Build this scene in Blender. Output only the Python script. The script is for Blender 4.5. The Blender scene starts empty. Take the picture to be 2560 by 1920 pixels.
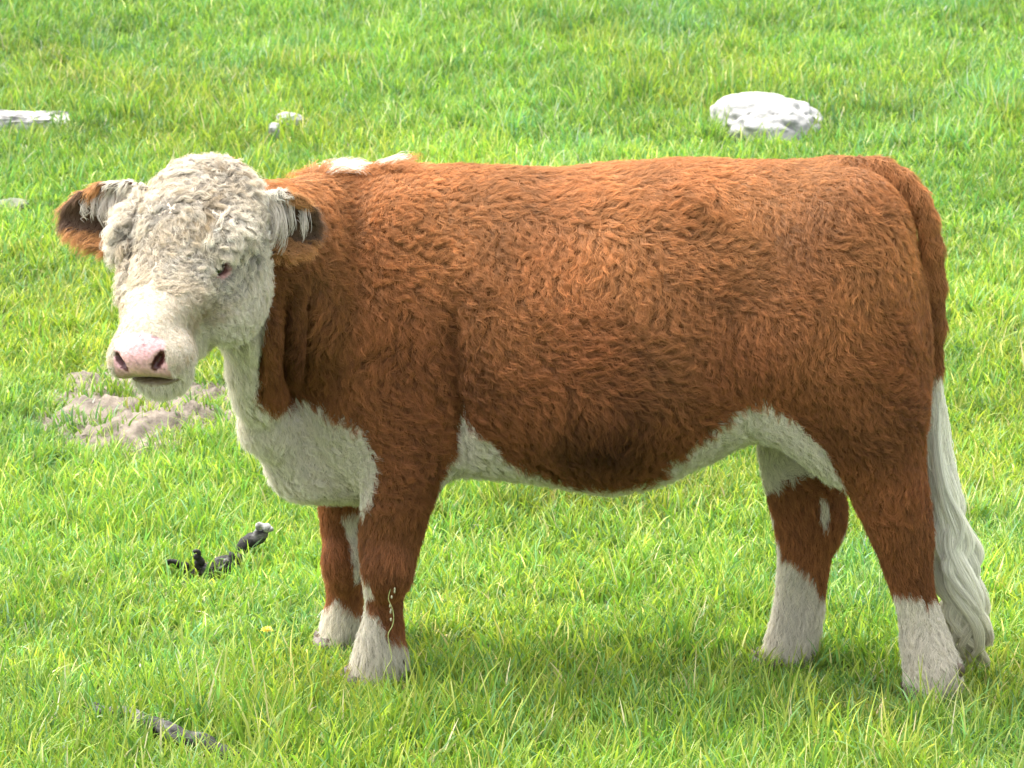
import bpy, bmesh, math, random
import numpy as np
from mathutils import kdtree

SC = bpy.context.scene
COL = SC.collection
rng = np.random.default_rng(7)
random.seed(7)
R = math.radians

# ------------------------------------------------------------------ camera
PITCH = R(12.0); DIST = 9.5; S = 1120.0; FPX = S * DIST; ZC = 0.665
CAM = np.array([0.0, -DIST * math.cos(PITCH), ZC + DIST * math.sin(PITCH)])
DV = np.array([0.0, math.cos(PITCH), -math.sin(PITCH)])
UV = np.array([0.0, math.sin(PITCH), math.cos(PITCH)])
cam_data = bpy.data.cameras.new('camera')
cam_data.sensor_width = 36.0
cam_data.lens = FPX / 2560.0 * 36.0
cam_data.clip_start = 0.1; cam_data.clip_end = 500.0
cam_data.dof.use_dof = True
cam_data.dof.focus_distance = DIST - 0.2
cam_data.dof.aperture_fstop = 14.0
cam = bpy.data.objects.new('camera', cam_data)
cam.location = CAM
cam.rotation_euler = (R(90) - PITCH, 0, 0)
COL.objects.link(cam)
SC.camera = cam

# ------------------------------------------------------------------ world, sun, exposure
SUN_EL, SUN_AZ = R(66), R(-58)        # azimuth from +Y (away from the camera) towards +X
w = bpy.data.worlds.new('World'); SC.world = w; w.use_nodes = True
nt = w.node_tree; nt.nodes.clear()
sky = nt.nodes.new('ShaderNodeTexSky'); sky.sky_type = 'NISHITA'; sky.sun_disc = False
sky.sun_elevation = SUN_EL; sky.sun_rotation = SUN_AZ
sky.air_density = 1.0; sky.dust_density = 4.0; sky.ozone_density = 0.6
hs = nt.nodes.new('ShaderNodeHueSaturation'); hs.inputs['Saturation'].default_value = 0.3
bg = nt.nodes.new('ShaderNodeBackground'); bg.inputs['Strength'].default_value = 0.15
wo = nt.nodes.new('ShaderNodeOutputWorld')
nt.links.new(sky.outputs[0], hs.inputs['Color']); nt.links.new(hs.outputs[0], bg.inputs[0])
nt.links.new(bg.outputs[0], wo.inputs[0])
sl = bpy.data.lights.new('sun', 'SUN'); sl.energy = 2.9; sl.angle = R(60); sl.color = (1.0, 0.95, 0.87)
sun = bpy.data.objects.new('sun', sl); COL.objects.link(sun)
sun.rotation_euler = (R(90) - SUN_EL, 0, math.pi - SUN_AZ)
SC.view_settings.view_transform = 'Standard'; SC.view_settings.look = 'None'
SC.view_settings.gamma = 1.0; SC.view_settings.use_curve_mapping = False
SC.view_settings.exposure = 1.76
SC.render.engine = 'CYCLES'
SC.cycles.max_bounces = 8; SC.cycles.diffuse_bounces = 5; SC.cycles.transmission_bounces = 6
SC.cycles.use_denoising = True
SC.cycles.sample_clamp_indirect = 8.0

# ------------------------------------------------------------------ helpers
def unproj(px, py, Y):
    """point at depth Y whose place in the 2560 x 1920 photograph is (px, py)"""
    d = DV * FPX + np.array([px - 1280.0, 0, 0]) + UV * (960.0 - py)
    t = (Y - CAM[1]) / d[1]
    return CAM + d * t
K = 2560.0 / 2212.0
def U(dx, dy, Y): return unproj(dx * K, dy * K, Y)
def proj(p):
    q = p - CAM
    dep = q @ DV
    return (1280 + FPX * q[..., 0] / dep) / K, (960 - FPX * (q @ UV) / dep) / K

def noise3(p, freq, seed, n=10):
    r = np.random.default_rng(seed)
    out = np.zeros(p.shape[0])
    for i in range(n):
        d = r.normal(size=3); d /= np.linalg.norm(d)
        out += np.sin(2 * np.pi * freq * r.uniform(0.6, 1.5) * (p @ d) + r.uniform(0, 6.28))
    return out / math.sqrt(n / 2) * 0.5          # about -1 .. 1

def sstep(a, b, x):
    t = np.clip((x - a) / (b - a), 0, 1); return t * t * (3 - 2 * t)

def ground_z(x, y):
    x = np.asarray(x, float); y = np.asarray(y, float)
    t = np.maximum(0, y - 0.8)
    z = 0.085 * (t - 1.2 * (1 - np.exp(-t / 1.2)))
    z = z + 0.012 * np.sin(x * 2.1 + y * 0.7 + 1) * np.sin(y * 1.3 - x * 0.4) * sstep(0.6, 2.0, np.abs(y) + np.abs(x) * 0.3)
    far = np.maximum(0, y - 25); z = z + 0.02 * far * 0 - 0.04 * far
    z = z + 0.05 * np.sin(x * 0.31 + 0.5) * np.sin(y * 0.27) * sstep(2, 8, np.abs(y) + np.abs(x))
    return z
def ground_hit(px, py):
    d = DV * FPX + np.array([px - 1280.0, 0, 0]) + UV * (960.0 - py); d = d / np.linalg.norm(d)
    t = 5.0
    for _ in range(4000):
        p = CAM + d * t
        if p[2] <= ground_z(p[0], p[1]): return p
        t += 0.01
    return p

def tag(o, label=None, cat=None, kind=None, group=None):
    if label: o['label'] = label
    if cat: o['category'] = cat
    if kind: o['kind'] = kind
    if group: o['group'] = group
    return o
def mesh_obj(name, verts, faces, mat, parent=None, smooth=True, colors=None):
    me = bpy.data.meshes.new(name)
    me.from_pydata([tuple(v) for v in verts], [], [tuple(f) for f in faces])
    me.materials.append(mat)
    if smooth: me.polygons.foreach_set('use_smooth', [True] * len(me.polygons))
    if colors is not None:
        a = me.color_attributes.new('col', 'FLOAT_COLOR', 'POINT')
        c = np.ones((len(verts), 4), np.float32); c[:, :3] = colors
        a.data.foreach_set('color', c.ravel())
    o = bpy.data.objects.new(name, me); COL.objects.link(o)
    if parent: o.parent = parent
    return o

class N:
    """tiny node helper"""
    def __init__(s, name):
        s.m = bpy.data.materials.new(name); s.m.use_nodes = True
        s.t = s.m.node_tree; s.t.nodes.clear(); s.out = s.t.nodes.new('ShaderNodeOutputMaterial')
    def n(s, typ, **kw):
        x = s.t.nodes.new(typ)
        for k, v in kw.items(): setattr(x, k, v)
        return x
    def l(s, a, b): s.t.links.new(a, b)
    def ramp(s, src, stops):
        r = s.n('ShaderNodeValToRGB'); s.l(src, r.inputs[0])
        el = r.color_ramp.elements
        while len(el) < len(stops): el.new(0.5)
        for e, (p, c) in zip(el, stops): e.position = p; e.color = (*c, 1)
        return r.outputs[0]

# ------------------------------------------------------------------ materials
def mat_hair():
    m = N('animal_hair')
    a = m.n('ShaderNodeAttribute', attribute_name='col')
    ci = m.n('ShaderNodeHairInfo')
    hsv = m.n('ShaderNodeHueSaturation'); m.l(a.outputs['Color'], hsv.inputs['Color'])
    mr = m.n('ShaderNodeMapRange'); m.l(ci.outputs['Random'], mr.inputs[0])
    mr.inputs[3].default_value = 0.78; mr.inputs[4].default_value = 1.2
    m.l(mr.outputs[0], hsv.inputs['Value'])
    b = m.n('ShaderNodeBsdfPrincipled'); m.l(hsv.outputs[0], b.inputs['Base Color'])
    b.inputs['Roughness'].default_value = 0.5; b.inputs['Specular IOR Level'].default_value = 0.25
    tr = m.n('ShaderNodeBsdfTranslucent'); m.l(hsv.outputs[0], tr.inputs[0])
    mx = m.n('ShaderNodeMixShader'); mx.inputs[0].default_value = 0.35
    m.l(b.outputs[0], mx.inputs[1]); m.l(tr.outputs[0], mx.inputs[2])
    m.l(mx.outputs[0], m.out.inputs[0]); return m.m
def mat_skin():
    m = N('animal_skin')
    a = m.n('ShaderNodeAttribute', attribute_name='col')
    no = m.n('ShaderNodeTexNoise'); no.inputs['Scale'].default_value = 120; no.inputs['Detail'].default_value = 4
    co = m.n('ShaderNodeTexCoord'); m.l(co.outputs['Object'], no.inputs[0])
    mul = m.n('ShaderNodeMix', data_type='RGBA', blend_type='MULTIPLY'); mul.inputs[0].default_value = 1
    g = m.ramp(no.outputs[0], [(0.3, (.75, .72, .7)), (0.7, (1.1, 1.1, 1.1))])
    m.l(a.outputs['Color'], mul.inputs[6]); m.l(g, mul.inputs[7])
    b = m.n('ShaderNodeBsdfPrincipled'); m.l(mul.outputs[2], b.inputs['Base Color'])
    wt_ = m.n('ShaderNodeMapRange'); m.l(a.outputs['Alpha'], wt_.inputs[0]); wt_.inputs[3].default_value = .38; wt_.inputs[4].default_value = .95; m.l(wt_.outputs[0], b.inputs['Roughness'])
    w2_ = m.n('ShaderNodeMapRange'); m.l(a.outputs['Alpha'], w2_.inputs[0]); w2_.inputs[3].default_value = .5; w2_.inputs[4].default_value = .03; m.l(w2_.outputs[0], b.inputs['Specular IOR Level'])
    b.inputs['Subsurface Weight'].default_value = 0.1; b.inputs['Subsurface Radius'].default_value = (.01, .004, .002)
    bp = m.n('ShaderNodeBump'); bp.inputs['Strength'].default_value = 0.9; bp.inputs['Distance'].default_value = 0.003
    m.l(no.outputs[0], bp.inputs['Height']); m.l(bp.outputs[0], b.inputs['Normal'])
    m.l(b.outputs[0], m.out.inputs[0]); return m.m
def mat_simple(name, col, rough=0.6, noise=0.25, scale=30, bump=0.2, coat=0):
    m = N(name)
    no = m.n('ShaderNodeTexNoise'); no.inputs['Scale'].default_value = scale; no.inputs['Detail'].default_value = 6
    co = m.n('ShaderNodeTexCoord'); m.l(co.outputs['Object'], no.inputs[0])
    c = np.array(col)
    g = m.ramp(no.outputs[0], [(0.3, tuple(c * (1 - noise))), (0.7, tuple(np.minimum(1, c * (1 + noise))))])
    b = m.n('ShaderNodeBsdfPrincipled'); m.l(g, b.inputs['Base Color']); b.inputs['Roughness'].default_value = rough
    b.inputs['Coat Weight'].default_value = coat
    bp = m.n('ShaderNodeBump'); bp.inputs['Strength'].default_value = bump; bp.inputs['Distance'].default_value = 0.01
    m.l(no.outputs[0], bp.inputs['Height']); m.l(bp.outputs[0], b.inputs['Normal'])
    m.l(b.outputs[0], m.out.inputs[0]); return m.m
def mat_rock(name, pale, dark, lo=0.42, hi=0.6, scale=5.0):
    m = N(name)
    co = m.n('ShaderNodeTexCoord')
    mp = m.n('ShaderNodeMapping'); mp.inputs['Scale'].default_value = (1, 1, 2.4); m.l(co.outputs['Object'], mp.inputs[0])
    no = m.n('ShaderNodeTexNoise'); no.inputs['Scale'].default_value = scale; no.inputs['Detail'].default_value = 9; no.inputs['Roughness'].default_value = .68
    m.l(mp.outputs[0], no.inputs[0])
    g = m.ramp(no.outputs[0], [(lo, dark), (hi, pale)])
    n2 = m.n('ShaderNodeTexNoise'); n2.inputs['Scale'].default_value = 45; n2.inputs['Detail'].default_value = 5
    m.l(co.outputs['Object'], n2.inputs[0])
    b = m.n('ShaderNodeBsdfPrincipled'); m.l(g, b.inputs['Base Color']); b.inputs['Roughness'].default_value = 0.85
    bp = m.n('ShaderNodeBump'); bp.inputs['Strength'].default_value = 0.7; bp.inputs['Distance'].default_value = 0.012
    m.l(n2.outputs[0], bp.inputs['Height']); m.l(bp.outputs[0], b.inputs['Normal'])
    m.l(b.outputs[0], m.out.inputs[0]); return m.m
def mat_grass():
    m = N('grass_blades')
    a = m.n('ShaderNodeAttribute', attribute_name='col')
    i = m.n('ShaderNodeAttribute', attribute_name='tint', attribute_type='INSTANCER')
    mul = m.n('ShaderNodeMix', data_type='RGBA', blend_type='MULTIPLY'); mul.inputs[0].default_value = 1
    m.l(a.outputs['Color'], mul.inputs[6]); m.l(i.outputs['Color'], mul.inputs[7])
    b = m.n('ShaderNodeBsdfPrincipled'); m.l(mul.outputs[2], b.inputs['Base Color'])
    b.inputs['Roughness'].default_value = 0.5; b.inputs['Specular IOR Level'].default_value = 0.4
    tr = m.n('ShaderNodeBsdfTranslucent')
    m2 = m.n('ShaderNodeMix', data_type='RGBA', blend_type='MULTIPLY'); m2.inputs[0].default_value = 1
    m.l(mul.outputs[2], m2.inputs[6]); m2.inputs[7].default_value = (1.2, 1.3, .6, 1)
    m.l(m2.outputs[2], tr.inputs[0])
    mx = m.n('ShaderNodeMixShader'); mx.inputs[0].default_value = 0.45
    m.l(b.outputs[0], mx.inputs[1]); m.l(tr.outputs[0], mx.inputs[2]); m.l(mx.outputs[0], m.out.inputs[0]); return m.m
def mat_ground():
    m = N('meadow_soil')
    co = m.n('ShaderNodeTexCoord')
    no = m.n('ShaderNodeTexNoise'); no.inputs['Scale'].default_value = 22; no.inputs['Detail'].default_value = 8
    m.l(co.outputs['Object'], no.inputs[0])
    g = m.ramp(no.outputs[0], [(0.3, (.035, .05, .012)), (0.5, (.06, .10, .018)), (0.7, (.10, .15, .03))])
    b = m.n('ShaderNodeBsdfPrincipled'); m.l(g, b.inputs['Base Color']); b.inputs['Roughness'].default_value = 0.9
    bp = m.n('ShaderNodeBump'); bp.inputs['Strength'].default_value = 1; bp.inputs['Distance'].default_value = 0.03
    m.l(no.outputs[0], bp.inputs['Height']); m.l(bp.outputs[0], b.inputs['Normal'])
    m.l(b.outputs[0], m.out.inputs[0]); return m.m
M_HAIR, M_SKIN, M_GRASS, M_GROUND = mat_hair(), mat_skin(), mat_grass(), mat_ground()
M_EYE = mat_simple('dark_eye', (.012, .008, .007), 0.06, 0.1, 40, 0.0, 1.0)
M_HOOF = mat_simple('hoof_horn', (.09, .065, .045), 0.5, 0.4, 60, 0.3)
M_ROCK = mat_rock('white_weathered_rock', (.30, .297, .29), (.10, .10, .10), 0.34, 0.44, 4)
M_ROCK2 = mat_rock('grey_mossy_rock', (.17, .18, .12), (.05, .06, .04), 0.38, 0.6, 9)
M_CHAR = mat_rock('charred_wood', (.17, .165, .155), (.012, .011, .010), 0.5, 0.68, 12)
M_PALEW = mat_rock('bleached_wood', (.36, .355, .34), (.09, .09, .085), 0.42, 0.52, 9)
M_EARTH = mat_rock('dry_earth', (.22, .18, .14), (.07, .055, .04), 0.36, 0.66, 14)

# ------------------------------------------------------------------ ground
def nonuni(a, b, fine_a, fine_b, step, n):
    mid = np.arange(fine_a, fine_b + 1e-6, step)
    lo = fine_a - np.geomspace(step, fine_a - a, n)[::-1]
    hi = fine_b + np.geomspace(step, b - fine_b, n)
    return np.concatenate([lo, mid, hi])
gx = nonuni(-150, 150, -5, 5, 0.12, 22); gy = nonuni(-40, 260, -3, 24, 0.12, 22)
GX, GY = np.meshgrid(gx, gy)
gv = np.stack([GX.ravel(), GY.ravel(), ground_z(GX, GY).ravel()], 1)
nx, ny = len(gx), len(gy)
ii = (np.arange(ny - 1)[:, None] * nx + np.arange(nx - 1)[None]).ravel()
gf = np.stack([ii, ii + 1, ii + nx + 1, ii + nx], 1)
tag(mesh_obj('ground', gv, gf, M_GROUND), 'gently rising meadow ground under the short grass', kind='structure')

# ------------------------------------------------------------------ the cow's shape: smooth union of fields
def Ym(x): return 0.02 - 0.14 * x
class F:
    """scalar field on a regular grid, filled primitive by primitive inside each one's own box"""
    pass
def smin(a, b, k):
    h = np.maximum(k - np.abs(a - b), 0) / k
    return np.minimum(a, b) - h * h * k * 0.25
def rotm(ax_x, ax_y, ax_z): return np.array([ax_x, ax_y, ax_z], float)

def ellipsoid(c, r, M=None):
    c = np.array(c, float); r = np.array(r, float)
    ext = (np.abs(M.T) @ r) if M is not None else r
    def f(P):
        q = P - c
        if M is not None: q = q @ M.T
        k0 = np.sqrt(((q / r) ** 2).sum(-1)) + 1e-9
        k1 = np.sqrt(((q / (r * r)) ** 2).sum(-1)) + 1e-9
        return k0 * (k0 - 1) / k1
    return f, c - ext, c + ext
def cone(a, b, ra, rb, sq=None):
    a = np.array(a, float); b = np.array(b, float); ab = b - a; L2 = ab @ ab
    def f(P):
        q = P - a
        t = np.clip((q @ ab) / L2, 0, 1)
        d = q - t[..., None] * ab
        if sq is not None: d = d / np.array(sq)
        return np.sqrt((d ** 2).sum(-1)) - (ra + (rb - ra) * t)
    m = max(ra, rb) * (max(sq) if sq is not None else 1)
    return f, np.minimum(a, b) - m, np.maximum(a, b) + m
def torso():
    T = np.array([  # display x, top, bottom, half width
        [548, 830, 930, .03], [575, 700, 975, .09], [610, 560, 1010, .135], [650, 455, 1020, .155], [700, 395, 1048, .18],
        [760, 362, 1055, .20], [830, 350, 1052, .215], [900, 348, 1040, .225], [1000, 352, 1022, .245], [1100, 356, 1028, .265],
        [1200, 362, 1043, .28], [1330, 349, 1062, .29], [1430, 344, 1038, .288], [1530, 341, 995, .28], [1620, 341, 952, .268],
        [1700, 341, 940, .262], [1800, 344, 930, .25], [1860, 348, 915, .23], [1915, 372, 900, .195], [1955, 425, 885, .14], [1982, 500, 860, .10], [1994, 600, 820, .055]])
    X = []; 
    for dx, tp, bt, hw in T:
        x0 = (dx * K - 1280) / S; y = Ym(x0)
        a = U(dx, tp, y); b = U(dx, bt, y); X.append((a[0], (a[2] + b[2]) / 2, (a[2] - b[2]) / 2 - .010, hw))
    X = np.array(X)
    xs = np.linspace(X[0, 0], X[-1, 0], 240)
    tab = [np.interp(xs, X[:, 0], X[:, j]) for j in (1, 2, 3)]
    ker = np.hanning(15); ker /= ker.sum()
    tab = [np.convolve(np.pad(t, 7, mode='edge'), ker, 'valid') for t in tab]
    def f(P):
        x = P[..., 0]
        c, h, wd = [np.interp(x, xs, t) for t in tab]
        u = (P[..., 2] - c) / h
        w2 = wd * (1 - 0.13 * np.clip(u, -1.2, 1.2) - 0.05 * np.clip(u, 0, 1.2) ** 2)
        v = (P[..., 1] - Ym(x)) / w2
        e = 2.25
        r = (np.abs(u) ** e + np.abs(v) ** e) ** (1 / e)
        d = (r - 1) * np.minimum(h, w2)
        ex = np.maximum(xs[0] - x, x - xs[-1])
        return np.where(ex > 0, np.maximum(d, 0) + ex, d)
    return f, np.array([xs[0] - .02, -.5, .2]), np.array([xs[-1] + .02, .5, 1.3])
def leg(rows, y0, y1, shrink=.007):
    """rows: display y, left, right, depth half width; y0 depth at top, y1 at the foot"""
    rows = np.array(rows, float); n = len(rows); L = []
    for i, (dy, l, r, ry) in enumerate(rows):
        Y = y0 + (y1 - y0) * i / (n - 1)
        a = U(l, dy, Y); b = U(r, dy, Y)
        L.append((a[2], (a[0] + b[0]) / 2, (b[0] - a[0]) / 2 - shrink, Y, ry))
    L = np.array(L)[::-1]
    zs = np.linspace(L[0, 0], L[-1, 0], 120)
    tab = [np.interp(zs, L[:, 0], L[:, j]) for j in (1, 2, 3, 4)]
    ker = np.hanning(13); ker /= ker.sum()
    tab = [np.convolve(np.pad(t, 6, mode='edge'), ker, 'valid') for t in tab]
    def f(P):
        z = P[..., 2]
        cx, rx, cy, ry = [np.interp(z, zs, t) for t in tab]
        r = np.sqrt(((P[..., 0] - cx) / rx) ** 2 + ((P[..., 1] - cy) / ry) ** 2)
        d = (r - 1) * np.minimum(rx, ry)
        ex = np.maximum(zs[0] - z, z - zs[-1])
        return np.where(ex > 0, np.maximum(d, ex), d)
    lo = np.array([(tab[0] - tab[1]).min(), (tab[2] - tab[3]).min(), zs[0]])
    hi = np.array([(tab[0] + tab[1]).max(), (tab[2] + tab[3]).max(), zs[-1]])
    f.foot = (tab[0][0], tab[2][0], zs[0], tab[1][0], tab[3][0])
    return f, lo, hi

NF = [(810, 840, 920, .02), (880, 790, 975, .045), (940, 790, 970, .062), (1000, 795, 955, .075), (1100, 778, 935, .075), (1170, 770, 915, .066), (1230, 778, 896, .06),
      (1290, 786, 874, .047), (1330, 784, 872, .046), (1370, 772, 874, .052), (1410, 762, 882, .060), (1450, 750, 880, .062), (1478, 744, 872, .055)]
FF = [(880, 740, 840, .03), (960, 690, 830, .09), (1050, 685, 800, .08), (1100, 685, 790, .07), (1200, 698, 785, .06), (1290, 705, 784, .047), (1335, 695, 782, .05), (1385, 688, 778, .055), (1425, 686, 775, .05)]
NH = [(730, 1800, 1920, .04), (800, 1720, 1985, .10), (880, 1735, 2000, .12), (950, 1775, 2001, .11), (1000, 1803, 2002, .105), (1100, 1848, 2010, .085), (1200, 1893, 2017, .065),
      (1270, 1920, 2020, .052), (1330, 1938, 2040, .05), (1380, 1943, 2056, .054), (1430, 1950, 2074, .062), (1470, 1952, 2082, .062), (1500, 1957, 2074, .055)]
FH = [(800, 1700, 1860, .04), (860, 1650, 1880, .12), (960, 1634, 1860, .10), (1050, 1650, 1828, .09), (1100, 1660, 1830, .08), (1150, 1672, 1815, .072), (1200, 1678, 1800, .065), (1290, 1672, 1785, .052),
      (1340, 1664, 1778, .052), (1390, 1650, 1768, .057), (1430, 1636, 1758, .060), (1462, 1630, 1752, .055)]
leg_nf = leg(NF, -.13, -.10); leg_ff = leg(FF, .20, .22); leg_nh = leg(NH, -.19, -.215); leg_fh = leg(FH, .06, .05)

# head frame
HB, HA, HR = R(37), R(25), R(5)
hdir = np.array([-math.sin(HA), -math.cos(HA), 0])
e_f = math.cos(HB) * hdir + np.array([0, 0, -math.sin(HB)])
e_n = math.sin(HB) * hdir + np.array([0, 0, math.cos(HB)])
e_s = np.array([math.cos(HA), -math.sin(HA), 0])
def roll(v):      # the head is cocked a little to one side
    k = -DV; return v * math.cos(HR) + np.cross(k, v) * math.sin(HR) + k * (k @ v) * (1 - math.cos(HR))
e_f, e_n, e_s = roll(e_f), roll(e_n), roll(e_s)
HM = rotm(e_f, e_s, e_n)
POLL = U(430, 368, -.33)
def H(f, s, n): return POLL + e_f * f + e_s * s + e_n * n
def hell(f, s, n, rf, rs, rn): return ellipsoid(H(f, s, n), (rf, rs, rn), HM)
def to_head(P): return (P - POLL) @ HM.T

head_parts = [
    hell(.11, 0, -.085, .15, .148, .115), hell(.02, 0, -.07, .085, .112, .09),
    cone(H(.14, 0, -.085), H(.38, 0, -.075), .122, .068),
    hell(.435, 0, -.082, .056, .072, .052),
    cone(H(.15, 0, -.20), H(.40, 0, -.150), .085, .045),
    hell(.18, .085, -.16, .13, .062, .105), hell(.18, -.085, -.16, .13, .062, .105),
    hell(.160, .112, -.035, .055, .034, .034), hell(.160, -.112, -.035, .055, .034, .034),
    hell(.27, .055, -.055, .10, .04, .035), hell(.27, -.055, -.055, .10, .04, .035),
    hell(.432, .062, -.106, .050, .036, .040), hell(.432, -.062, -.106, .050, .036, .040),
    hell(.428, 0, -.170, .052, .060, .036),
]
ears = []
ear_frames = []
for sgn in (-1, 1):
    base = H(.055, sgn * .115, -.085)
    if sgn < 0: tip = U(135, 448, -.26)
    else: tip = U(698, 482, -.30)
    ax = tip - base; L = np.linalg.norm(ax); ax /= L
    face = np.array([0.0, -1.0, 0.15]) if sgn < 0 else np.array([-.25, -1.0, .1])
    face -= ax * (face @ ax); face /= np.linalg.norm(face)
    up = np.cross(face, ax) * (1 if sgn > 0 else -1)
    if up[2] < 0: up = -up
    Mx = rotm(ax, up, face)
    ears.append((base, tip, Mx, L))

def ear_field(k):
    base, tip, Mx, L = ears[k]
    def f(P):
        q = (P - base) @ Mx.T
        t = np.clip(q[..., 0] / L, -.3, 1.25)
        hw = (1.16 if k == 0 else 1.05) * np.interp(t, [-.3, 0, .3, .6, .85, 1.0, 1.2], [.035, .048, .066, .064, .044, .018, .001])
        droop = -.018 * t
        v = q[..., 1] - droop
        u = v / hw
        zc = -.035 + .045 * u * u * (hw / .066)
        th = .0085
        d1 = np.abs(q[..., 2] - zc) - th
        d2 = np.abs(v) - hw
        ex = np.maximum(q[..., 0] - L * 1.02, -q[..., 0] - .02)
        a = np.maximum(d1 * .8, d2)
        return np.maximum(a, ex)
    pts = np.array([base, tip]); return f, pts.min(0) - .09, pts.max(0) + .09

def mir(p, sgn):
    return np.array([p[0], p[1] if sgn < 0 else 2 * Ym(p[0]) - p[1], p[2]])
def shoulder(sgn):
    y = Ym(-.33)
    return [ellipsoid(mir(U(860, 720, y - .125), sgn), (.155, .10, .30)), ellipsoid(mir(U(860, 900, y - .135), sgn), (.125, .085, .17))]
def haunch(sgn):
    y = Ym(.70) 
    return [ellipsoid(mir(U(1830, 650, y - .125), sgn), (.145, .13, .26)), ellipsoid(mir(U(1862, 830, y - .13), sgn), (.128, .11, .2))]

GH = 0.0068
glo = np.array([-1.10, -.76, 0.0]); ghi = np.array([1.05, .36, 1.31])
dims = np.ceil((ghi - glo) / GH).astype(int) + 1
FLD = np.full(dims, 0.5, np.float32)
axs = [glo[i] + GH * np.arange(dims[i]) for i in range(3)]
def add(prim, k=.03, mode='add', margin=.07):
    f, lo, hi = prim
    a = np.maximum(0, np.floor((lo - margin - glo) / GH).astype(int)); b = np.minimum(dims, np.ceil((hi + margin - glo) / GH).astype(int) + 1)
    if (b <= a).any(): return
    sl = tuple(slice(a[i], b[i]) for i in range(3))
    P = np.stack(np.meshgrid(axs[0][sl[0]], axs[1][sl[1]], axs[2][sl[2]], indexing='ij'), -1)
    v = f(P).astype(np.float32)
    if mode == 'add': FLD[sl] = smin(FLD[sl], v, k)
    else: FLD[sl] = -smin(-FLD[sl], v, k)

add(torso(), .03)
for s in (-1, 1):
    for p in shoulder(s): add(p, .07)
    for p in haunch(s): add(p, .08)
# neck
for t in np.linspace(0, 1, 7):
    dx = 730 - 205 * t; dy = 612 - 40 * t + 12 * math.sin(t * 3.1)
    add(ellipsoid(U(dx, dy, .05 - .24 * t), (.11, .155 - .045 * t, .232 - .07 * t)), .07)
# dewlap and brisket
add(cone(U(560, 715, -.25), U(556, 850, -.17), .06, .045), .06)
add(cone(U(545, 790, -.20), U(575, 915, -.08), .045, .045), .04)
add(cone(U(575, 915, -.08), U(660, 1010, .02), .045, .065), .05)
add(cone(U(660, 1000, .02), U(770, 1020, .04), .07, .065), .05)
# flank fold
add(cone(U(1690, 900, Ym(.5) - .17), U(1800, 990, -.2), .045, .04), .07)
add(leg_nf, .045); add(leg_ff, .045); add(leg_nh, .05); add(leg_fh, .05)
for pt, rr_ in ((U(838, 1232, -.17), (.052, .045, .06)), (U(742, 1215, .16), (.045, .04, .055)), (U(1962, 1150, -.20), (.045, .05, .07)), (U(1775, 1120, .05), (.05, .05, .07))): add(ellipsoid(pt, rr_), .03)
# deep loose folds down the side of the neck
def folds(P):
    dx = (P[..., 0] * 1 + .12 * (P[..., 1] + .15))
    c = [(-.560, .010), (-.503, .016), (-.448, .010)]
    zz = sstep(.68, .80, P[..., 2]) * (1 - sstep(.86, .98, P[..., 2]))
    out = np.zeros(P.shape[:-1])
    for cx, wd in c: out = out + np.exp(-((dx - cx) / wd) ** 2)
    return out * zz
def relief(P):
    X, Z = P[..., 0], P[..., 2]
    dxn = (X * S + 1280) / K; dyn = (960 - (Z - ZC) * .978 * S - P[..., 1] * .208 * S) / K
    g = .034 * np.exp(-((dxn - 990 - .05 * (dyn - 800)) / 26) ** 2) * sstep(560, 760, dyn)
    g = g + .024 * np.exp(-((dxn - 1600) / 90) ** 2 - ((dyn - 620) / 150) ** 2)
    g = g + .020 * np.exp(-((dxn - 780) / 40) ** 2 - ((dyn - 560) / 160) ** 2)
    g = g - .016 * np.exp(-((dxn - 1480) / 70) ** 2 - ((dyn - 430) / 50) ** 2)
    g = g + .010 * np.exp(-((dxn - 1960) / 22) ** 2) * sstep(450, 560, dyn) * (1 - sstep(800, 900, dyn))
    return g * sstep(.515, .64, Z)
FLD[80:, :, 75:] += relief(np.stack(np.meshgrid(axs[0][80:], axs[1], axs[2][75:], indexing='ij'), -1)).astype(np.float32)
sl = tuple(slice(max(0, int((a - glo[i]) / GH)), int((b - glo[i]) / GH)) for i, (a, b) in enumerate([(-.66, -.36), (-.4, 0.0), (.5, 1.02)]))
P = np.stack(np.meshgrid(axs[0][sl[0]], axs[1][sl[1]], axs[2][sl[2]], indexing='ij'), -1)
FLD[sl] += (.036 * folds(P)).astype(np.float32)
for i, p in enumerate(head_parts): add(p, .035 if i else .05)
for k in (0, 1): add(ear_field(k), .012, margin=.02)
# tail
tail_pts = [U(1840, 364, -.10), U(1900, 368, -.105), U(1945, 392, -.115), U(1978, 426, -.125), U(1999, 470, -.13), U(2012, 530, -.13), U(2019, 610, -.125), U(2021, 700, -.12), U(2016, 790, -.11), U(2020, 900, -.115), U(2032, 990, -.12)]
tr_ = [.027, .027, .026, .024, .022, .021, .020, .018, .016, .011, .006]
for i in range(len(tail_pts) - 1): add(cone(tail_pts[i], tail_pts[i + 1], tr_[i], tr_[i + 1]), .014)
def surf_s(f, n, sgn):
    ss = np.linspace(.04, .22, 400)
    d = field_of_([p[0] for p in head_parts], np.array([H(f, sgn * q, n) for q in ss]))
    return float(ss[np.argmax(d > 0)])
def field_of_(fs, P): return np.min([f(P) for f in fs], axis=0)
EF, EN = .222, -.060
ES = surf_s(EF, EN, 1)
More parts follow.
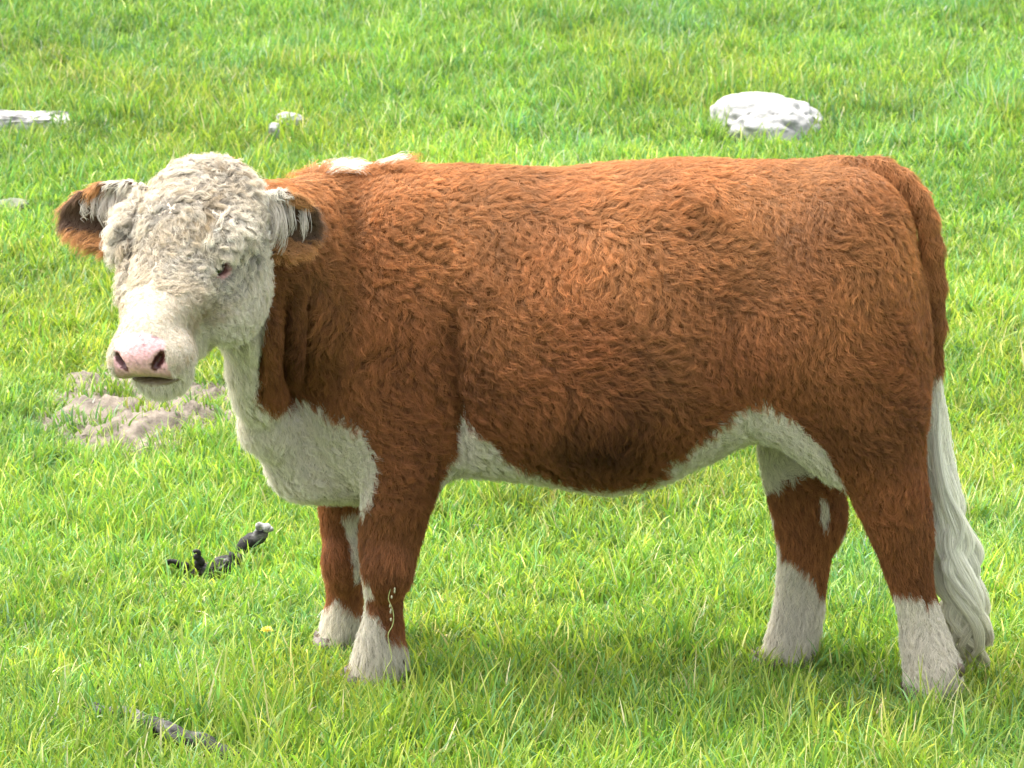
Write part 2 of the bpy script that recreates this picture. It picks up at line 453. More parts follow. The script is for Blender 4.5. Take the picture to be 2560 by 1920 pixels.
# nostrils, mouth, eye sockets, ear openings
for s in (-1, 1):
    add(ellipsoid(H(.486, s * .046, -.068), (.032, .0085, .021), rotm(e_f, (e_s * .7 - e_n * .7 * s) , (e_n * .7 + e_s * .7 * s))), .008, 'sub', .03)
    add(ellipsoid(H(EF, s * (ES + .010), EN), (.026, .018, .014), HM), .012, 'sub', .03)
add(ellipsoid(H(.46, 0, -.136), (.078, .096, .0075), rotm(e_f * .98 + e_n * .2, e_s, e_n * .98 - e_f * .2)), .006, 'sub', .02)
FLD[:, :, 0] = np.maximum(FLD[:, :, 0], .01)

def surface_nets(Fv):
    neg = Fv < 0
    nx, ny, nz = Fv.shape
    cnt = np.zeros((nx - 1, ny - 1, nz - 1), np.int8)
    for dx in (0, 1):
        for dy in (0, 1):
            for dz in (0, 1): cnt += neg[dx:nx - 1 + dx, dy:ny - 1 + dy, dz:nz - 1 + dz]
    act = (cnt > 0) & (cnt < 8)
    idx = np.full(act.shape, -1, np.int32); ijk = np.argwhere(act); idx[act] = np.arange(len(ijk))
    acc = np.zeros((len(ijk), 3)); num = np.zeros(len(ijk))
    cor = [(a, b, c) for a in (0, 1) for b in (0, 1) for c in (0, 1)]
    g = {c: Fv[ijk[:, 0] + c[0], ijk[:, 1] + c[1], ijk[:, 2] + c[2]].astype(float) for c in cor}
    for c in cor:
        for ax in range(3):
            if c[ax] == 0:
                d = list(c); d[ax] = 1; d = tuple(d)
                m = (g[c] < 0) != (g[d] < 0)
                t = np.where(m, g[c] / np.where(m, g[c] - g[d], 1), 0)
                q = np.tile(np.array(c, float), (len(ijk), 1)); q[:, ax] += t
                acc[m] += q[m]; num[m] += 1
    V = glo + GH * (ijk + acc / num[:, None])
    faces = []
    for ax in range(3):
        s0 = [slice(None)] * 3; s1 = [slice(None)] * 3; s0[ax] = slice(0, -1); s1[ax] = slice(1, None)
        a, b = neg[tuple(s0)], neg[tuple(s1)]
        for flip, m in ((False, a & ~b), (True, ~a & b)):
            e = np.argwhere(m); u, v = (ax + 1) % 3, (ax + 2) % 3
            e = e[(e[:, u] > 0) & (e[:, v] > 0) & (e[:, u] < Fv.shape[u] - 1) & (e[:, v] < Fv.shape[v] - 1)]
            q = []
            for du, dv in ((-1, -1), (0, -1), (0, 0), (-1, 0)):
                x = e.copy(); x[:, u] += du; x[:, v] += dv; q.append(idx[x[:, 0], x[:, 1], x[:, 2]])
            q = np.stack(q, 1)
            faces.append(q[:, ::-1] if flip else q)
    return V, np.concatenate(faces)
V, FQ = surface_nets(FLD)
# keep the largest connected piece, then smooth
lab = np.arange(len(V))
for _ in range(400):
    old = lab.copy(); m = lab[FQ].min(1)
    np.minimum.at(lab, FQ.ravel(), np.repeat(m, 4)); lab = lab[lab]
    if (old == lab).all(): break
vals, counts = np.unique(lab, return_counts=True); keep = lab == vals[counts.argmax()]
remap = np.cumsum(keep) - 1; FQ = remap[FQ[keep[FQ].all(1)]]; V = V[keep]
E = np.concatenate([FQ[:, [0, 1]], FQ[:, [1, 2]], FQ[:, [2, 3]], FQ[:, [3, 0]]])
deg = np.bincount(E.ravel(), minlength=len(V)).astype(float)
for lam in (.55, -.5, .55, -.5, .4):
    A = np.zeros_like(V)
    for j in range(3):
        A[:, j] = np.bincount(E[:, 0], V[E[:, 1], j], len(V)) + np.bincount(E[:, 1], V[E[:, 0], j], len(V))
    V = V + lam * (A / deg[:, None] - V)
fn = np.cross(V[FQ[:, 2]] - V[FQ[:, 0]], V[FQ[:, 3]] - V[FQ[:, 1]])
VN = np.zeros_like(V)
for j in range(4):
    for c in range(3): VN[:, c] += np.bincount(FQ[:, j], fn[:, c], len(V))
VN /= np.linalg.norm(VN, axis=1)[:, None] + 1e-12
for _ in range(2):
    A = np.zeros_like(VN)
    for j in range(3):
        A[:, j] = np.bincount(E[:, 0], VN[E[:, 1], j], len(V)) + np.bincount(E[:, 1], VN[E[:, 0], j], len(V))
    VN = VN * .4 + .6 * A / deg[:, None]; VN /= np.linalg.norm(VN, axis=1)[:, None] + 1e-12

# ------------------------------------------------------------------ coat markings and regions
def in_poly(x, y, poly):
    poly = np.array(poly, float); ins = np.zeros(x.shape, bool); j = len(poly) - 1
    for i in range(len(poly)):
        xi, yi = poly[i]; xj, yj = poly[j]
        c = ((yi > y) != (yj > y)) & (x < (xj - xi) * (y - yi) / (yj - yi + 1e-12) + xi)
        ins ^= c; j = i
    return ins
W_POLY = [
    # throat, dewlap, brisket
    [(430, 700), (582, 640), (566, 720), (554, 800), (548, 862), (590, 872), (640, 858), (700, 868), (745, 888), (775, 925), (798, 970), (808, 1010), (800, 1050), (812, 1085), (785, 1100),
     (767, 1130), (772, 1180), (790, 1235), (798, 1292), (780, 1292), (760, 1200), (758, 1110), (700, 1130), (640, 1140), (500, 1050), (430, 900)],
    # belly and flank
    [(930, 1110), (965, 1000), (990, 930), (1003, 878), (1030, 940), (1100, 988), (1200, 1036), (1300, 1052), (1400, 1042), (1440, 1008), (1490, 968), (1540, 922), (1590, 885), (1650, 855),
     (1692, 888), (1712, 905), (1745, 940), (1775, 965), (1803, 1000), (1825, 1060), (1842, 1112), (1815, 1115), (1700, 1100), (1400, 1140)],
    # withers
    [(670, 270), (690, 366), (720, 374), (790, 370), (850, 362), (880, 300)],
]
SOCKS = [[(700, 1900), (778, 1320), (788, 1288), (800, 1310), (822, 1332), (832, 1368), (858, 1378), (920, 1395), (1000, 1900)],
         [(640, 1900), (660, 1330), (692, 1318), (726, 1278), (742, 1298), (775, 1315), (830, 1330), (760, 1900)],
         [(1900, 1900), (1900, 1272), (1945, 1278), (1985, 1284), (2002, 1306), (2012, 1292), (2070, 1280), (2200, 1900)]]
FH_BROWN = [(1652, 1055), (1700, 1030), (1760, 1012), (1805, 1030), (1845, 1090), (1825, 1150), (1805, 1210), (1787, 1292), (1762, 1250), (1730, 1222), (1695, 1208), (1684, 1180), (1672, 1110)]
head_f = [p[0] for p in head_parts]
def field_of(fs, P): return np.min([f(P) for f in fs], axis=0)
def regions(P, wob=6.0):
    """what kind of coat grows at P: boolean masks"""
    dx, dy = proj(P)
    dx = dx + wob * noise3(P, 14, 5) + wob * .5 * noise3(P, 40, 6); dy = dy + wob * noise3(P, 14, 7) + wob * .5 * noise3(P, 40, 8)
    r = {}
    hl = to_head(P)
    hd = field_of(head_f, P)
    e0 = ear_field(0)[0](P) < .006; e1 = ear_field(1)[0](P) < .006
    r['ear0'] = e0 & (hd > .004); r['ear1'] = e1 & (hd > .004)
    r['ear'] = r['ear0'] | r['ear1']
    eyd = np.min([np.linalg.norm(hl - np.array([EF, q * ES, EN]), axis=1) for q in (-1, 1)], 0)
    r['head'] = ((hd < .012) | ((hd < .03) & (hl[:, 0] > .12)) | (eyd < .06)) & ~r['ear'] & ((hl[:, 2] > -.2) | (hl[:, 0] > .12))
    fl = leg_fh[0](P) < .02
    r['fh'] = fl & (P[:, 1] > -.06) & (P[:, 0] > .25) & (P[:, 2] < .66)
    r['ff'] = (leg_ff[0](P) < .02) & (P[:, 1] > .10) & (P[:, 2] < .55)
    tl = field_of([cone(tail_pts[i], tail_pts[i + 1], tr_[i] + .01, tr_[i + 1] + .01)[0] for i in range(len(tail_pts) - 1)], P) < .006
    r['tail'] = tl & (P[:, 0] > .66)
    white = np.zeros(len(P), bool)
    for q in W_POLY: white |= in_poly(dx, dy, q)
    white &= ~(r['ff'] | r['fh'])
    near_leg = P[:, 1] < Ym(P[:, 0]) + .03
    white |= in_poly(dx, dy, SOCKS[0]) & (P[:, 0] < 0) & near_leg
    white |= (in_poly(dx, dy, SOCKS[1]) | in_poly(dx, dy, [(742, 1100), (775, 1100), (770, 1230), (752, 1205)])) & r['ff']
    white |= in_poly(dx, dy, SOCKS[2]) & (P[:, 0] > .4) & ~r['fh']
    fb = in_poly(dx, dy, FH_BROWN) & ~in_poly(dx, dy, [(1768, 1060), (1790, 1075), (1798, 1110), (1788, 1140), (1775, 1110)])
    white = np.where(r['fh'], ~fb, white)
    # the far flank and underside follow the same belly line
    und = (P[:, 2] < .50 + .02 * noise3(P, 9, 12)) & (P[:, 0] > -.12) & (P[:, 0] < .62) & (P[:, 1] > Ym(P[:, 0]) - .02) & ~r['fh']
    white |= und & (P[:, 2] < .47)
    white |= r['head'] & ((hl[:, 0] > -.06))
    white |= r['tail'] & (P[:, 2] < U(2018, 800, -.11)[2])
    r['white'] = white
    r['nose'] = ((hl[:, 0] > .436) & (np.abs(hl[:, 1]) < .061 + .15 * (-.06 - hl[:, 2])) & (hl[:, 2] > -.124) & (hl[:, 2] < -.008) & r['head'])
    r['lip'] = r['head'] & (hl[:, 0] > .40) & (hl[:, 2] > -.150) & (hl[:, 2] < -.123)
    r['hl'] = hl; r['dx'] = dx; r['dy'] = dy
    return r

BROWN = np.array([.345, .138, .053]); WHITE = np.array([.86, .80, .69])
rg = regions(V, 5.0)
vc = np.tile(BROWN * .45, (len(V), 1))
vc[rg['white']] = (.50, .45, .36)
vc[rg['head']] = (.52, .46, .37)
pink = np.array([.80, .46, .48])
hl = rg['hl']
dn = np.full(len(V), 9.)
for q_ in (-1, 1):
    sx = (hl[:, 1] * q_ - .046); nz_ = hl[:, 2] + .068
    dn = np.minimum(dn, np.sqrt(((sx + nz_) * .7 / .026) ** 2 + ((sx - nz_) * .7 / .0115) ** 2 + ((hl[:, 0] - .486) / .04) ** 2))
pn = pink[None] * (1 + .12 * noise3(V, 30, 3))[:, None]
pn = pn * (1 - .38 * sstep(-.075, -.115, hl[:, 2]))[:, None]
spots = noise3(V, 60, 9) > 1.0
pn = np.where(spots[:, None], pn * .45, pn)
pn = np.where((dn < 1.0)[:, None], np.array([.08, .02, .02]), pn)
vc = np.where(rg['nose'][:, None], pn, vc)
vc = np.where((rg['lip'] )[:, None], np.array([.20, .14, .085]), vc)
inner = np.zeros(len(V), bool)
for k in (0, 1):
    b, tp, Mx, L = ears[k]; q = (V - b) @ Mx.T
    inner |= rg['ear%d' % k] & (VN @ Mx[2] > .1)
vc[inner] = (.085, .045, .032)
ed = np.min([np.linalg.norm(hl - np.array([EF, s * ES, EN]), axis=1) for s in (-1, 1)], 0)
vc = np.where(((ed < .030) & rg['head'])[:, None], np.array([.50, .30, .27]), vc)
vc = np.where(((ed < .020) & rg['head'])[:, None], np.array([.22, .10, .09]), vc)

cow = bpy.data.objects.new('cow', None); COL.objects.link(cow)
cow.location = (0.2, 0, 0); cow.empty_display_size = .3
tag(cow, 'stocky red brown cow with a curly white face standing side on in the grass', 'cow')
OFF = np.array([0.2, 0, 0])
body = mesh_obj('body', V - OFF, FQ, M_SKIN, cow, True, vc)
c4 = np.ones((len(V), 4), np.float32); c4[:, :3] = vc; c4[:, 3] = 1 - (rg['nose'] | rg['lip']).astype(float)
body.data.color_attributes['col'].data.foreach_set('color', c4.ravel())

# eyes
def uv_ball(c, r, n=24, m=14):
    vs = []; fs = []
    for i in range(m + 1):
        a = math.pi * i / m
        for j in range(n):
            b = 2 * math.pi * j / n
            vs.append((c[0] + r[0] * math.sin(a) * math.cos(b), c[1] + r[1] * math.sin(a) * math.sin(b), c[2] + r[2] * math.cos(a)))
    for i in range(m):
        for j in range(n): fs.append((i * n + j, i * n + (j + 1) % n, (i + 1) * n + (j + 1) % n, (i + 1) * n + j))
    return vs, fs
for s in (-1, 1):
    vs, fs = uv_ball(H(EF, s * (ES - .010), EN) - OFF, (.0228, .0228, .0228))
    mesh_obj('eye', vs, [f[::-1] for f in fs], M_EYE, cow)
# hooves: two claws each
for lg in (leg_nf, leg_ff, leg_nh, leg_fh):
    cx, cy, z0, rx, ry = lg[0].foot
    bm = bmesh.new()
    for s in (-1, 1):
        ring = []
        for zi, sc, fw in ((-.01, 1.12, .020), (.03, 1.05, .012), (z0 + .03, .86, 0)):
            rr = []
            for a in range(14):
                t = 2 * math.pi * a / 14
                rr.append(bm.verts.new((cx - OFF[0] - fw + rx * sc * math.cos(t), cy + s * ry * .5 + ry * .5 * sc * math.sin(t), zi)))
            ring.append(rr)
        for a, b in zip(ring, ring[1:]):
            for i in range(14): bm.faces.new((a[i], a[(i + 1) % 14], b[(i + 1) % 14], b[i]))
        bm.faces.new(ring[0][::-1]); bm.faces.new(ring[-1])
    me = bpy.data.meshes.new('hoof'); bm.to_mesh(me); bm.free(); me.materials.append(M_HOOF)
    me.polygons.foreach_set('use_smooth', [True] * len(me.polygons))
    o = bpy.data.objects.new('hoof', me); COL.objects.link(o); o.parent = cow

    for s in (-1, 1):
        v_, f_ = uv_ball((cx - OFF[0] + rx * .98, cy + s * ry * .45, z0 + .062), (.014, .011, .017), 12, 8)
        mesh_obj('dewclaw', v_, [f[::-1] for f in f_], M_HOOF, cow)

# ------------------------------------------------------------------ hair
def make_curves(name, P, rad, col, parent, off=OFF):
    """P: n x k x 3"""
    n, k, _ = P.shape
    hc = bpy.data.hair_curves.new(name); hc.add_curves([k] * n)
    hc.attributes['position'].data.foreach_set('vector', (P - off).astype(np.float32).ravel())
    ra = hc.attributes.get('radius') or hc.attributes.new('radius', 'FLOAT', 'POINT')
    ra.data.foreach_set('value', rad.astype(np.float32).ravel())
    ca = hc.attributes.new('col', 'FLOAT_COLOR', 'POINT')
    c = np.ones((n, k, 4), np.float32); c[..., :3] = col
    ca.data.foreach_set('color', c.ravel())
    hc.materials.append(M_HAIR)
    o = bpy.data.objects.new(name, hc); COL.objects.link(o); o.parent = parent
    return o
def nrm(a): return a / (np.linalg.norm(a, axis=-1, keepdims=True) + 1e-9)

T1 = np.concatenate([FQ[:, [0, 1, 2]], FQ[:, [0, 2, 3]]])
tc = V[T1].mean(1); tn = nrm(VN[T1].mean(1))
area = np.linalg.norm(np.cross(V[T1[:, 1]] - V[T1[:, 0]], V[T1[:, 2]] - V[T1[:, 0]]), axis=1) / 2
def sample(n, wgt):
    p = area * wgt; p = p / p.sum(); c = np.cumsum(p)
    i = np.searchsorted(c, rng.random(n)); i = np.minimum(i, len(T1) - 1)
    a = rng.random(n); b = rng.random(n); f = a + b > 1; a[f] = 1 - a[f]; b[f] = 1 - b[f]
    t = T1[i]
    p = V[t[:, 0]] * (1 - a - b)[:, None] + V[t[:, 1]] * a[:, None] + V[t[:, 2]] * b[:, None]
    nn = nrm(VN[t[:, 0]] * (1 - a - b)[:, None] + VN[t[:, 1]] * a[:, None] + VN[t[:, 2]] * b[:, None])
    return p, nn
tr = regions(tc, 0)
wt = np.where(tn[:, 1] > .35, .45, 1.0)
wt = np.where(tr['head'], 2.1, wt)
wt = np.where(tr['nose'] | tr['lip'], 0, wt)
wt = np.where(tr['ear'], 1.2, wt)
eyeD = np.min([np.linalg.norm(tr['hl'] - np.array([EF, s * ES, EN]), axis=1) for s in (-1, 1)], 0)
wt = np.where((eyeD < .028) & tr['head'], 0, wt)
wt = np.where(tc[:, 2] < .035, 0, wt)
wt = np.where((tn[:, 2] < -.5) & (tc[:, 2] > .3), wt * .8, wt)

def lay(P, NN, r):
    """direction the coat lies in, before noise"""
    n = len(P); d = np.zeros((n, 3))
    X, Z = P[:, 0], P[:, 2]
    d[:, 0] = .75; d[:, 2] = -.65
    top = sstep(.95, 1.12, Z)[:, None]
    d = d * (1 - top) + np.array([1.0, 0, -.15]) * top
    low = (1 - sstep(.58, .80, Z))[:, None]
    d = d * (1 - low) + np.array([.25, 0, -1.0]) * low
    fr = (1 - sstep(-.40, -.15, X))[:, None]
    d = d * (1 - .7 * fr) + np.array([.15, 0, -1.0]) * fr * .7
    legm = ((Z < .50) & ((X < -.14) | (X > .55)))
    d[legm] = (.12, 0, -1)
    hip = ((X > .5) & (Z > .55))[:, None]
    d = np.where(hip, d * .4 + np.array([.35, 0, -.6]), d)
    # thigh: the coat sweeps back
    h = r['head']; hl = r['hl']
    hv = np.stack([hl[:, 0] - .14, hl[:, 1] * 1.1, np.zeros(n)], 1)
    dirh = nrm(hv) @ HM
    low_f = sstep(.20, .34, hl[:, 0])[:, None]
    dirh = dirh * (1 - low_f) + (-e_f * .5 + np.outer(np.sign(hl[:, 1]), e_s) * .7 - np.array([0, 0, .4])) * low_f
    chk = sstep(-.10, -.15, hl[:, 2])[:, None]
    dirh = dirh * (1 - chk) + np.array([.5, .2, -.7]) * chk
    d[h] = dirh[h]
    for k in (0, 1):
        b, tp, Mx, L = ears[k]; m = r['ear%d' % k]
        d[m] = Mx[0] * .7 + np.array([0, 0, -.7])
    d[r['tail']] = (0.1, 0, -1)
    d = d - NN * (d * NN).sum(1)[:, None]
    return nrm(d)

def rot_about(d, nn, a):
    return d * np.cos(a)[:, None] + np.cross(nn, d) * np.sin(a)[:, None]

NH_ = 480000; NC = 32000; KP = 7
CP, CN = sample(NC, np.where(tr['head'], wt * .62, wt) + .0001)
cr = regions(CP, 0)
CD = lay(CP, CN, cr)
ang = .85 * noise3(CP, 3.0, 21) + .65 * noise3(CP, 9, 22) + rng.normal(0, .12, NC)
curly = np.exp(-((CP[:, 0] - .08) / .28) ** 2 - ((CP[:, 2] - .98) / .16) ** 2)
ang = ang + curly * rng.normal(0, .45, NC) + .22 * noise3(CP, 18, 23)
ang = np.where(cr['head'], (ang * 1.4 + rng.normal(0, .8, NC)) * (1 - .6 * sstep(.2, .3, cr['hl'][:, 0])), ang)
lg_ = (CP[:, 2] < .42)
ang = np.where(cr['tail'], ang * .4, ang)
ang = np.where(lg_ | cr['tail'] | ((CP[:, 0] < -.50) & (CP[:, 2] < 1.0) & ~cr['head']), ang * .35, ang)
CD = rot_about(CD, CN, ang)
Cph = rng.uniform(0, 6.28, NC); Camp = rng.uniform(.5, 1.3, NC); Cbr = 1 + rng.normal(0, .12, NC); Clen = rng.uniform(.75, 1.25, NC)
kd = kdtree.KDTree(NC)
for i, p in enumerate(CP): kd.insert(p, i)
kd.balance()
HP, HN = sample(NH_, wt)
ci = np.fromiter((kd.find(p)[1] for p in HP), np.int64, NH_)
hr = regions(HP, 6.0)
n = NH_
dD = CD[ci]; dD = dD - HN * (dD * HN).sum(1)[:, None]; dD = nrm(dD)
side = np.cross(HN, dD)
Z = HP[:, 2]; X = HP[:, 0]
L = np.full(n, .040)
L = L + .012 * noise3(HP, 2.0, 31)
neck = (X < -.42) & (X > -.80) & (Z > .5)
L = np.where(neck, .036, L)
L = np.where(Z < .44, .022, L)
L = np.where((Z < .60) & (Z > .44), np.minimum(L, .034), L)
L = np.where((Z < .17), .034, L)
br = (X < -.30) & (Z < .72) & hr['white'] & ~hr['head']
L = np.where(br & (Z > .44), .030, L)
hlh = hr['hl']
foreh = hr['head'] & (hlh[:, 0] + .03 * noise3(HP, 25, 61) < .29) & (hlh[:, 2] > -.125)
L = np.where(hr['head'], .020, L)
L = np.where(hr['head'] & (hlh[:, 0] < .36) & (hlh[:, 2] > -.11), .026, L)
L = np.where(foreh, .048 - .026 * sstep(.08, .30, hlh[:, 0]) - .012 * sstep(-.08, -.125, hlh[:, 2]), L)
L = np.where(foreh & (hlh[:, 0] < .04), .055, L)
muz = hr['head'] & (hlh[:, 0] > .33)
L = np.where(muz, .010 - .006 * sstep(.33, .42, hlh[:, 0]), L)
L = np.where(hr['ear'], .030, L)
L = np.where(hr['tail'], .011, L)
dE = np.min([np.linalg.norm(hlh - np.array([EF, s * ES, EN]), axis=1) for s in (-1, 1)], 0)
L = np.where((dE < .055) & hr['head'] & (hlh[:, 2] < EN + .03), .009, L)
wth = in_poly(hr['dx'], hr['dy'], [(560, 280), (560, 382), (870, 372), (870, 280)]) & (HN[:, 2] > .4) & (Z > 1)
L = np.where(wth, .046 * rng.uniform(.5, 1.2, n), L)
sleek = (X > .45) & (Z > .5)
L = np.where(sleek & ~hr['white'], .030, L)
L = L * Clen[ci] * rng.uniform(.75, 1.15, n)
lift = np.full(n, .24); lift = np.where(foreh, .95, lift); lift = np.where(hr['head'] & ~foreh, .35, lift)
lift = np.where(Z < .42, .3, lift); lift = np.where(Z < .17, .36, lift); lift = np.where(wth, 1.0, lift); lift = np.where(neck & ~wth, .18, lift)
inn = np.zeros(n, bool)
for k in (0, 1): inn |= hr['ear%d' % k] & (HN @ ears[k][2][2] > .1)
lift = np.where(hr['ear'], .35, lift); lift = np.where(muz, .12, lift)
amp = np.where((X < -.05) & (X > -.5), .0062, .0050); amp = np.where(foreh, .013 * L / .046, amp); amp = np.where(sleek, .0032, amp); amp = np.where(Z < .42, .0015, amp); amp = np.where(Z < .2, .0032, amp); amp = np.where(hr['head'] & ~foreh, .003, amp)
amp = np.where(hr['ear'], .002, amp); amp = np.where(neck, .0045, amp)
amp = np.where(muz, .0006, amp)
cyc = np.where(foreh, 1.7, 1.25)
cs = np.where(foreh, .86, .66) * rng.uniform(.7, 1.15, NC)[ci]; cs = np.where(Z < .42, .4, cs); cs = np.where(hr['tail'], .15, cs); cs = np.where(hr['head'] & ~foreh, .6, cs)
off = HP - CP[ci]; off = off - HN * (off * HN).sum(1)[:, None]
ol = np.linalg.norm(off, axis=1); off *= np.minimum(1, .02 / (ol + 1e-6))[:, None]
grav = np.where(hr['ear'] | neck | wth, .010, .004)
def strands(m, KP):
    t = np.linspace(0, 1, KP)[None, :, None]; q = lambda a: a[m][:, None, None]; nm = HN[m][:, None]
    c = HP[m][:, None] + q(L) * (dD[m][:, None] * t * (1 - .1 * t) + nm * q(lift) * (t - .62 * t * t))
    ph = Cph[ci][m][:, None, None]; cy = q(cyc)
    c = c + q(amp * Camp[ci]) * (side[m][:, None] * (np.sin(2 * np.pi * cy * t + ph) - np.sin(ph)) + nm * .5 * (1 + np.cos(2 * np.pi * cy * t + ph)) * t) * np.minimum(1, t * 2.5)
    c = c - off[m][:, None] * (q(cs) * t ** 1.1) + rng.normal(0, 1, (int(m.sum()), 1, 3)) * .0026 * t ** 1.3
    c[..., 2] -= grav[m][:, None] * (t[..., 0] ** 2)
    return c
# colours
tone = Cbr[ci] * (1 + .20 * noise3(HP, 2.2, 41) + .08 * noise3(HP, 8, 42)) * (1 - .72 * np.exp(-((hr['dx'] - 1290) / 160) ** 2 - ((hr['dy'] - 965) / 70) ** 2) - .3 * np.exp(-((hr['dx'] - 1850) / 130) ** 2 - ((hr['dy'] - 950) / 70) ** 2) - .45 * np.exp(-((hr['dx'] - 640) / 60) ** 2 - ((hr['dy'] - 760) / 130) ** 2) - .22 * np.exp(-((hr['dx'] - 870) / 90) ** 2 - ((hr['dy'] - 1000) / 120) ** 2) - .3 * np.exp(-((hr['dx'] - 1010) / 40) ** 2 - ((hr['dy'] - 810) / 90) ** 2)) * rng.uniform(.85, 1.15, n)  # darker belly, thigh and foreleg; shade of neck folds and shoulder crease painted in
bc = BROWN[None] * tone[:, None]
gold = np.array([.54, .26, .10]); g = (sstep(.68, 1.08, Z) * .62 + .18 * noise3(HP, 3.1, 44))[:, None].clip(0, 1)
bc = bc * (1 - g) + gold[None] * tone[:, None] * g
wc = WHITE[None] * np.clip(1 + np.where(foreh, 1.15, .3) * (Cbr[ci] - 1), .4, 1.15)[:, None] * rng.uniform(.88, 1.08, n)[:, None]
cream = np.array([.52, .41, .27])
cf = (hr['head'] & (hlh[:, 2] > -.13)) * (1 - .75 * sstep(.38, .46, hlh[:, 0])) * (1 - .7 * sstep(.08, .14, np.abs(hlh[:, 1]))) * np.where(hlh[:, 0] > .2, .9, 1)
mixc = np.clip(.48 + .35 * noise3(HP, 16, 51) + .25 * noise3(CP[ci], 60, 52), 0, 1)[:, None] * cf[:, None]
mixc = np.maximum(mixc, ((hr['head'] & (hlh[:, 2] > -.10)) * sstep(.24, .34, hlh[:, 0]) * (.5 + .3 * noise3(HP, 30, 53)))[:, None].clip(0, 1))
wc = wc * (1 - mixc) + cream * mixc
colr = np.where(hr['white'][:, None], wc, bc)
for k in (0, 1):
    b, tp, Mx, Lk = ears[k]; m = hr['ear%d' % k]; q = (HP - b) @ Mx.T
    vt = q[:, 1]
    rim = np.abs(q[:, 1]) > .04
    wroot = (q[:, 0] < Lk * (.55 if k == 0 else .34)) & (q[:, 1] > (.012 if k == 0 else .02))
    c = np.where(wroot[:, None], WHITE, np.array([.62, .33, .14]))
    c = np.where((inn & ~wroot & ~rim)[:, None], np.array([.24, .15, .10]), c)
    colr = np.where(m[:, None], c * rng.uniform(.8, 1.15, n)[:, None], colr)
def coat_piece(name, m, KP, r0, root, tip):
    sh = np.linspace(root, tip, KP)[None, :, None] if np.isscalar(root) else (root[m][:, None] + (tip[m] - root[m])[:, None] * np.linspace(0, 1, KP)[None])[..., None]
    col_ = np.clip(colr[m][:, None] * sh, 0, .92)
    rad = np.linspace(1, .25, KP)[None] * r0 * np.where(hr['ear'][m], .85, 1)[:, None]
    return tag(make_curves(name, strands(m, KP), rad, col_, cow), kind='stuff')
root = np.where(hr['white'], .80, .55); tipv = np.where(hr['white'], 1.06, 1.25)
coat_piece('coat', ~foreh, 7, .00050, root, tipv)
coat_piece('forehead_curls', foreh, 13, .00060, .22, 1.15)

# the long tassel of the tail
TP = np.array([U(a, b, y) for a, b, y in [(2017, 770, -.11), (2017, 850, -.112), (2022, 940, -.115), (2036, 1040, -.12), (2050, 1130, -.12), (2066, 1220, -.12), (2082, 1310, -.12), (2100, 1390, -.12), (2112, 1450, -.12)]])
TW = np.array([.014, .022, .030, .038, .044, .050, .048, .034, .014])
nt_ = 14000; kp = 26; ncl = 30
ttab = np.linspace(0, 1, len(TP))
ca = rng.uniform(0, 6.28, ncl); crr = np.sqrt(rng.random(ncl)); cph = rng.uniform(0, 6.28, ncl); cend = rng.uniform(.72, 1.0, ncl)
cl = rng.integers(0, ncl, nt_); s0 = rng.uniform(0, .38, nt_) ** 1.0; s1 = np.minimum(1.0, cend[cl] * rng.uniform(.85, 1.02, nt_))
s0 = np.where(rng.random(nt_) < .4, s0 * .4, s0)
u = np.linspace(0, 1, kp)[None]; tt = s0[:, None] + (s1 - s0)[:, None] * u
cen = np.stack([np.interp(tt, ttab, TP[:, j]) for j in range(3)], -1); wd = np.interp(tt, ttab, TW)
own_a = rng.uniform(0, 6.28, nt_); own_r = np.sqrt(rng.random(nt_))
fx = crr[cl] * np.cos(ca[cl]); fy = crr[cl] * np.sin(ca[cl])
gx_ = own_r * np.cos(own_a); gy_ = own_r * np.sin(own_a)
sp = .40 - .12 * u
cen[..., 0] += wd * (fx[:, None] * .85 * u ** .4 + gx_[:, None] * np.where(u < .2, .8, sp)) + (.012 + .016 * u) * u * np.sin(tt * 20 + cph[cl][:, None]) + .005 * u * np.sin(tt * 34 + cph[cl][:, None] * 2)
cen[..., 1] += wd * (fy[:, None] * .8 * u ** .4 + gy_[:, None] * sp) + .007 * u * np.cos(tt * 15 + cph[cl][:, None])
dirty = sstep(.6, 1.1, tt)[..., None]
tcol = np.array([.92, .90, .80]) * (1 - dirty) + np.array([.66, .60, .40]) * dirty
dk = ((crr[cl] > .55) & (fx > .3) & (rng.random(nt_) < .5))[:, None, None] * sstep(.8, .95, tt)[..., None]
tcol = tcol * (1 - dk) + np.array([.25, .16, .10]) * dk
tcol = tcol * rng.uniform(.85, 1.08, (nt_, 1, 1))
make_curves('tail_switch', cen, np.broadcast_to(np.linspace(.00055, .00035, kp)[None], (nt_, kp)), tcol, cow)

